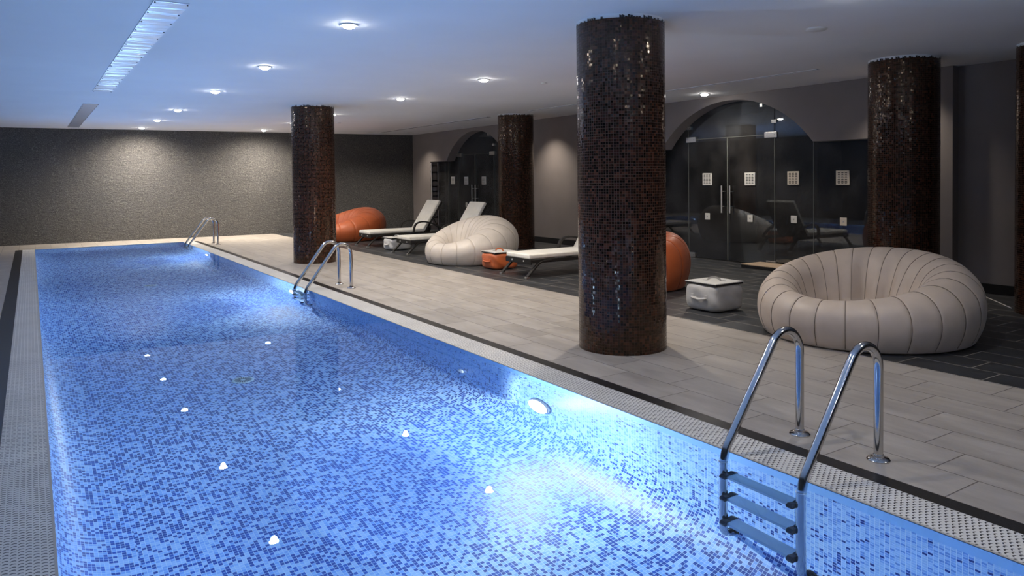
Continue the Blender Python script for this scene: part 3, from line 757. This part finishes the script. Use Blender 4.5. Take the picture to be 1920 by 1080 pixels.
def beanbag(cx, cy, R, psi, hl, hh, e, rin, label, mat, seam, nseam=26, seat=0.2, stretch=1.0, edir=None):
    t = tag(empty('beanbag_chair', (cx, cy, 0)), label, 'beanbag')
    psi = math.radians(psi); ed = psi + PI if edir is None else math.radians(edir)
    ex, ey = e * math.cos(ed), e * math.sin(ed)
    offs = [-0.5, -0.42, -0.30, -0.18, -0.09, -0.035, -0.012, 0.012, 0.035, 0.09, 0.18, 0.30, 0.42]
    phis = [(i + o_ + 0.5) / nseam * 2 * PI for i in range(nseam) for o_ in offs]
    prof = catmull([(0.0, 0.0, 0), (0.74, 0.0, 0), (0.90, 0.10, 0), (1.0, 0.42, 0), (0.95, 0.74, 0), (0.74, 0.955, 0), (0.47, 1.0, 0), (0.20, 0.86, 0), (0.03, 0.58, 0), (-0.06, 0.34, 0)], 5)
    def pt(phi, s_, zf, du):
        h = hl + (hh - hl) * (0.5 + 0.5 * math.cos(phi - psi)) ** 0.9
        kk = 1 + (stretch - 1) * abs(math.cos(phi - psi))
        fold = 1.0
        if s_ < 0.5 and zf > 0.2:
            wgt = (0.5 - s_) / 0.5
            fold = 1 + wgt * (0.06 * max(0, math.sin(phi * 2 + 1.3)) * math.cos(phi * nseam / 2 + 1.0) + 0.04 * math.sin(phi * 5))
        ri = rin * fold
        if zf == 0.0 and s_ < 0.6: x, y = s_ * R * math.cos(phi) * kk, s_ * R * math.sin(phi) * kk
        else:
            ix, iy = ex + ri * math.cos(phi), ey + ri * math.sin(phi)
            ox, oy = R * math.cos(phi) * kk, R * math.sin(phi) * kk
            x = ix + (ox - ix) * s_; y = iy + (oy - iy) * s_
        puff = 0.0
        if zf > 0.02:
            g_ = abs(du)                       # distance from the seam, 0..0.5
            puff = 0.009 * (1 - math.exp(-g_ / 0.03)) - 0.006
        if s_ > 0.6:
            x += puff * math.cos(phi); y += puff * math.sin(phi)
        zz_ = zf * h + (puff if 0.1 < s_ < 0.96 and zf > 0.6 else 0)
        return (x, y, max(0.0, zz_))
    bm = B(); rings = []
    dus = [o_ for _ in range(nseam) for o_ in offs]
    dus = [d_ if abs(d_) <= 0.5 else 0 for d_ in dus]
    # du is the distance from the seam that sits at o_=0
    for j, (s_, zf, _) in enumerate(prof[4:]):
        rings.append([bm.verts.new(pt(p_, s_, zf, d_)) for p_, d_ in zip(phis, dus)])
    n = len(phis)
    for a_, b_ in zip(rings, rings[1:]):
        for i in range(n): bm.faces.new((a_[i], a_[(i + 1) % n], b_[(i + 1) % n], b_[i]))
    c0 = bm.verts.new((0, 0, 0.0))
    for i in range(n): bm.faces.new((rings[0][(i + 1) % n], rings[0][i], c0))
    mid = []
    for i, p_ in enumerate(phis):
        mid.append(bm.verts.new((ex + rin * 0.45 * math.cos(p_), ey + rin * 0.45 * math.sin(p_), seat + 0.01 * math.cos(p_ * nseam / 2))))
    for i in range(n): bm.faces.new((rings[-1][i], rings[-1][(i + 1) % n], mid[(i + 1) % n], mid[i]))
    c1 = bm.verts.new((ex, ey, seat - 0.02))
    for i in range(n): bm.faces.new((mid[i], mid[(i + 1) % n], c1))
    obj('cover', bm, mat, t, smooth=True)
    bm = B()
    for i in range(nseam):
        phi = (i + 0.5) / nseam * 2 * PI
        pp = [pt(phi, s_, zf, 0.03) for s_, zf, _ in prof[9:]]
        tube(bm, pp, 0.0027, 5)
    obj('seam_stitching', bm, seam, t, smooth=True)
    return t
beanbag(7.02, 4.33, 1.03, 8, 0.42, 0.80, 0.10, 0.50, 'big taupe ring-shaped beanbag chair in front of the right column', M_TAUPELEATHER, M_SEAM, 24, 0.14, edir=150)
beanbag(7.12, 12.44, 0.90, 12, 0.38, 0.86, 0.26, 0.22, 'cream ring-shaped beanbag chair between the loungers', M_CREAMLEATHER, M_SEAMC, 17, 0.2, edir=165)
beanbag(7.40, 8.06, 0.73, -10, 0.50, 0.78, 0.12, 0.22, 'orange beanbag chair half hidden behind the tall front column', M_ORANGE, M_SEAMO, 16, 0.25)
beanbag(7.15, 19.10, 0.98, 5, 0.36, 0.84, 0.26, 0.28, 'far orange beanbag chair by the stone wall', M_ORANGE, M_SEAMO, 16, 0.2, edir=150)

# ------------------------------------------------------------------ pouf tables
def pouf(x, y, label, mat, h=0.33, w_=0.5, loop=True, rz=0, seed=1):
    t = tag(empty('pouf_table', (x, y, 0), rz), label, 'pouf')
    bm = B(); n = 12; rr = random.Random(seed)
    bmesh.ops.create_cube(bm, size=1)
    bmesh.ops.subdivide_edges(bm, edges=bm.edges[:], cuts=11, use_grid_fill=True)
    for v_ in bm.verts:
        x_, y_, z_ = v_.co * 2
        p_ = 6.0
        q_ = (abs(x_) ** p_ + abs(y_) ** p_ + abs(z_) ** p_) ** (1 / p_)
        x_, y_, z_ = x_ / q_, y_ / q_, z_ / q_
        sag = 1 + 0.03 * (1 - z_ * z_) - 0.012 * (z_ > 0.8)
        wob = 0.012 * math.sin(5 * x_ + 3 * z_ + seed) * math.cos(4 * y_ - 2 * z_)
        v_.co = Vector((x_ * w_ / 2 * sag + wob, y_ * w_ / 2 * sag + wob, (z_ + 1) / 2 * h))
    obj('body', bm, mat, t, smooth=True)
    a_ = w_ / 2 * 0.96
    obj('tray_base', box(B(), -a_ * .97, a_ * .97, -a_ * .97, a_ * .97, h - 0.012, h + 0.008), M_RUBBER, t)
    obj('tray_top', box(B(), -a_, a_, -a_, a_, h + 0.008, h + 0.018), M_WHITEPL, t, bevel=0.002)
    if loop:
        pts = [(-0.035 - 0.0, 0.07, 0), (-0.035, 0.055, 0.03), (-0.0, 0.0, 0.050), (0.03, -0.045, 0.035), (0.035, -0.06, 0.0)]
        bm = B(); tube(bm, smoothpath([(0, 0.075, 0), (0, 0.06, 0.028), (0, 0.0, 0.042), (0, -0.06, 0.028), (0, -0.075, 0)], 2), 0.005, sec=[(-0.002, -0.012), (0.002, -0.012), (0.002, 0.012), (-0.002, 0.012)])
        bm2 = bm
        for v_ in bm2.verts: v_.co.z += h + 0.019; v_.co = Matrix.Rotation(0.5, 3, 'Z') @ v_.co
        hd = obj('tray_handle', bm2, mat if 'orange' in label else M_STEEL, t, smooth=False)
        for yy in (-0.105, 0.105):
            bm = box(B(), -0.012, 0.012, yy - 0.028, yy + 0.028, h + 0.018, h + 0.0205)
            for v_ in bm.verts: v_.co = Matrix.Rotation(0.5, 3, 'Z') @ v_.co
            obj('handle_slot', bm, M_RUBBER, t)
    # strap handle on the pool-side face
    xs = -w_ / 2 * 1.03
    bm = B(); tube(bm, smoothpath([(xs - 0.001, 0.115, h * .52), (xs - 0.016, 0.09, h * .50), (xs - 0.026, 0.0, h * .46), (xs - 0.016, -0.09, h * .50), (xs - 0.001, -0.115, h * .52)], 2), 0.01, sec=[(-0.003, -0.018), (0.003, -0.018), (0.003, 0.018), (-0.003, 0.018)])
    obj('strap_handle', bm, mat, t)
    for ya in (0.085, -0.13): obj('strap_patch', box(B(), xs - 0.006, xs + 0.01, ya, ya + 0.045, h * .52 - 0.03, h * .52 + 0.03), mat, t, bevel=0.003)
pouf(6.85, 6.15, 'pale grey cube pouf with a white tray top beside the big taupe beanbag', M_GREYPOUF, 0.325, 0.50)
pouf(6.97, 11.20, 'orange cube pouf with a white tray top beside the cream beanbag', M_ORANGE, 0.29, 0.50, seed=4)
pouf(6.98, 15.62, 'white cube pouf standing between the two far loungers', M_WHITEPOUF, 0.27, 0.50, seed=9)

# ------------------------------------------------------------------ sun loungers (foot at x = 0, head towards +x)
def lounger(x, y, label):
    t = tag(empty('sun_lounger', (x, y, 0)), label, 'sun lounger', None)
    W = 0.36
    flat = [(-0.014, -0.03), (0.014, -0.03), (0.014, 0.03), (-0.014, 0.03)]
    # frame: side rails, end board, cross slats
    bm = B()
    for sg_ in (-1, 1): box(bm, 0.02, 1.92, sg_ * W - 0.018, sg_ * W + 0.018, 0.235, 0.295)
    for xx in (0.5, 0.9, 1.3): box(bm, xx, xx + 0.05, -W, W, 0.262, 0.286)
    obj('frame', bm, M_WICKER, t, bevel=0.005)
    bd = obj('end_board', box(B(), 0.0, 0.03, -W - 0.01, W + 0.01, 0.215, 0.300), M_WICKER, t, bevel=0.006)
    bm = B()
    bm.free()
    for yy in (-0.17, 0.17): obj('bolt', lathe(B(), [(0.013, 0.0), (0.013, -0.006), (0.006, -0.009)], 14, axis='x', c=(0, yy, 0.26)), M_WHITEPL, bd)
    for sg_ in (-1, 1):
        P = smoothpath([(-0.07, sg_ * (W + 0.012), 0.028), (0.10, sg_ * (W + 0.012), 0.19), (0.20, sg_ * (W + 0.012), 0.262), (0.42, sg_ * (W + 0.012), 0.268)], 2)
        l_ = obj('leg', tube(B(), P, 0.02, sec=flat), M_WICKER, t, bevel=0.003)
        obj('foot_cap', box(B(), -0.105, -0.045, sg_ * (W + 0.012) - 0.032, sg_ * (W + 0.012) + 0.032, 0.0, 0.032), M_STEEL, l_, bevel=0.004)
        P = smoothpath([(1.55, sg_ * (W + 0.012), 0.268), (1.80, sg_ * (W + 0.012), 0.262), (1.92, sg_ * (W + 0.012), 0.18), (2.06, sg_ * (W + 0.012), 0.028)], 2)
        l_ = obj('leg', tube(B(), P, 0.02, sec=flat), M_WICKER, t)
        obj('foot_cap', box(B(), 2.035, 2.095, sg_ * (W + 0.012) - 0.032, sg_ * (W + 0.012) + 0.032, 0.0, 0.032), M_STEEL, l_, bevel=0.004)
        P = smoothpath([(1.10, sg_ * (W + 0.03), 0.275), (1.115, sg_ * (W + 0.03), 0.40), (1.17, sg_ * (W + 0.03), 0.52), (1.36, sg_ * (W + 0.03), 0.56), (1.62, sg_ * (W + 0.03), 0.50), (1.86, sg_ * (W + 0.03), 0.36), (1.92, sg_ * (W + 0.03), 0.27)], 2)
        obj('armrest', tube(B(), P, 0.02, sec=[(-0.016, -0.03), (0.016, -0.03), (0.016, 0.03), (-0.016, 0.03)]), M_WICKER, t)
    bm = B()
    for k_ in range(2):
        box(bm, -0.01 , 1.43, -W + 0.02, W - 0.02, 0.300, 0.375) if k_ == 0 else None
    o = obj('seat_cushion', bm, M_CUSHION, t, bevel=0.022)
    # raised back
    A = math.radians(57); bx, bz = 1.43, 0.30
    def rotp(u_, v_): return (bx + u_ * math.cos(A) - v_ * math.sin(A), bz + u_ * math.sin(A) + v_ * math.cos(A))
    def slab(u0, u1, v0, v1, w_):
        bm = B(); vs_ = []
        for yy in (-w_, w_):
            for u_, v_ in ((u0, v0), (u1, v0), (u1, v1), (u0, v1)):
                p_ = rotp(u_, v_); vs_.append(bm.verts.new((p_[0], yy, p_[1])))
        for f_ in ((0, 1, 2, 3), (7, 6, 5, 4), (0, 4, 5, 1), (1, 5, 6, 2), (2, 6, 7, 3), (3, 7, 4, 0)): bm.faces.new([vs_[i] for i in f_])
        return bm
    obj('back_frame', slab(-0.02, 0.86, -0.035, 0.0, W - 0.01), M_WICKER, t, bevel=0.006)
    obj('back_cushion', slab(0.02, 0.87, 0.002, 0.075, W - 0.02), M_CUSHION, t, bevel=0.022)
    for sg_ in (-1, 1):
        a_ = rotp(0.45, -0.035); obj('back_prop', tube(B(), [(a_[0], sg_ * 0.25, a_[1]), (1.88, sg_ * 0.25, 0.29)], 0.012, 8), M_WICKER, t)
    return t
l0 = lounger(6.63, 10.09, 'ivory cushioned dark wicker sun lounger running behind the tall front column')
for x, y, lab in ((6.70, 14.66, 'ivory cushioned dark wicker sun lounger just behind the cream beanbag'), (6.70, 16.87, 'ivory cushioned dark wicker sun lounger farthest away, before the far orange beanbag')):
    c_ = copy_tree(l0); c_.location = (x, y, 0); c_['label'] = lab

# pale cable on the floor at the right
bm = B(); tube(bm, [(10.30, 4.74, 0.006), (9.9, 4.37, 0.006), (9.62, 4.12, 0.006)], 0.006, 6)
tag(obj('floor_cable', bm, M_WHITEPL, smooth=True), 'thin pale cable lying on the dark floor at the right edge', 'cable')
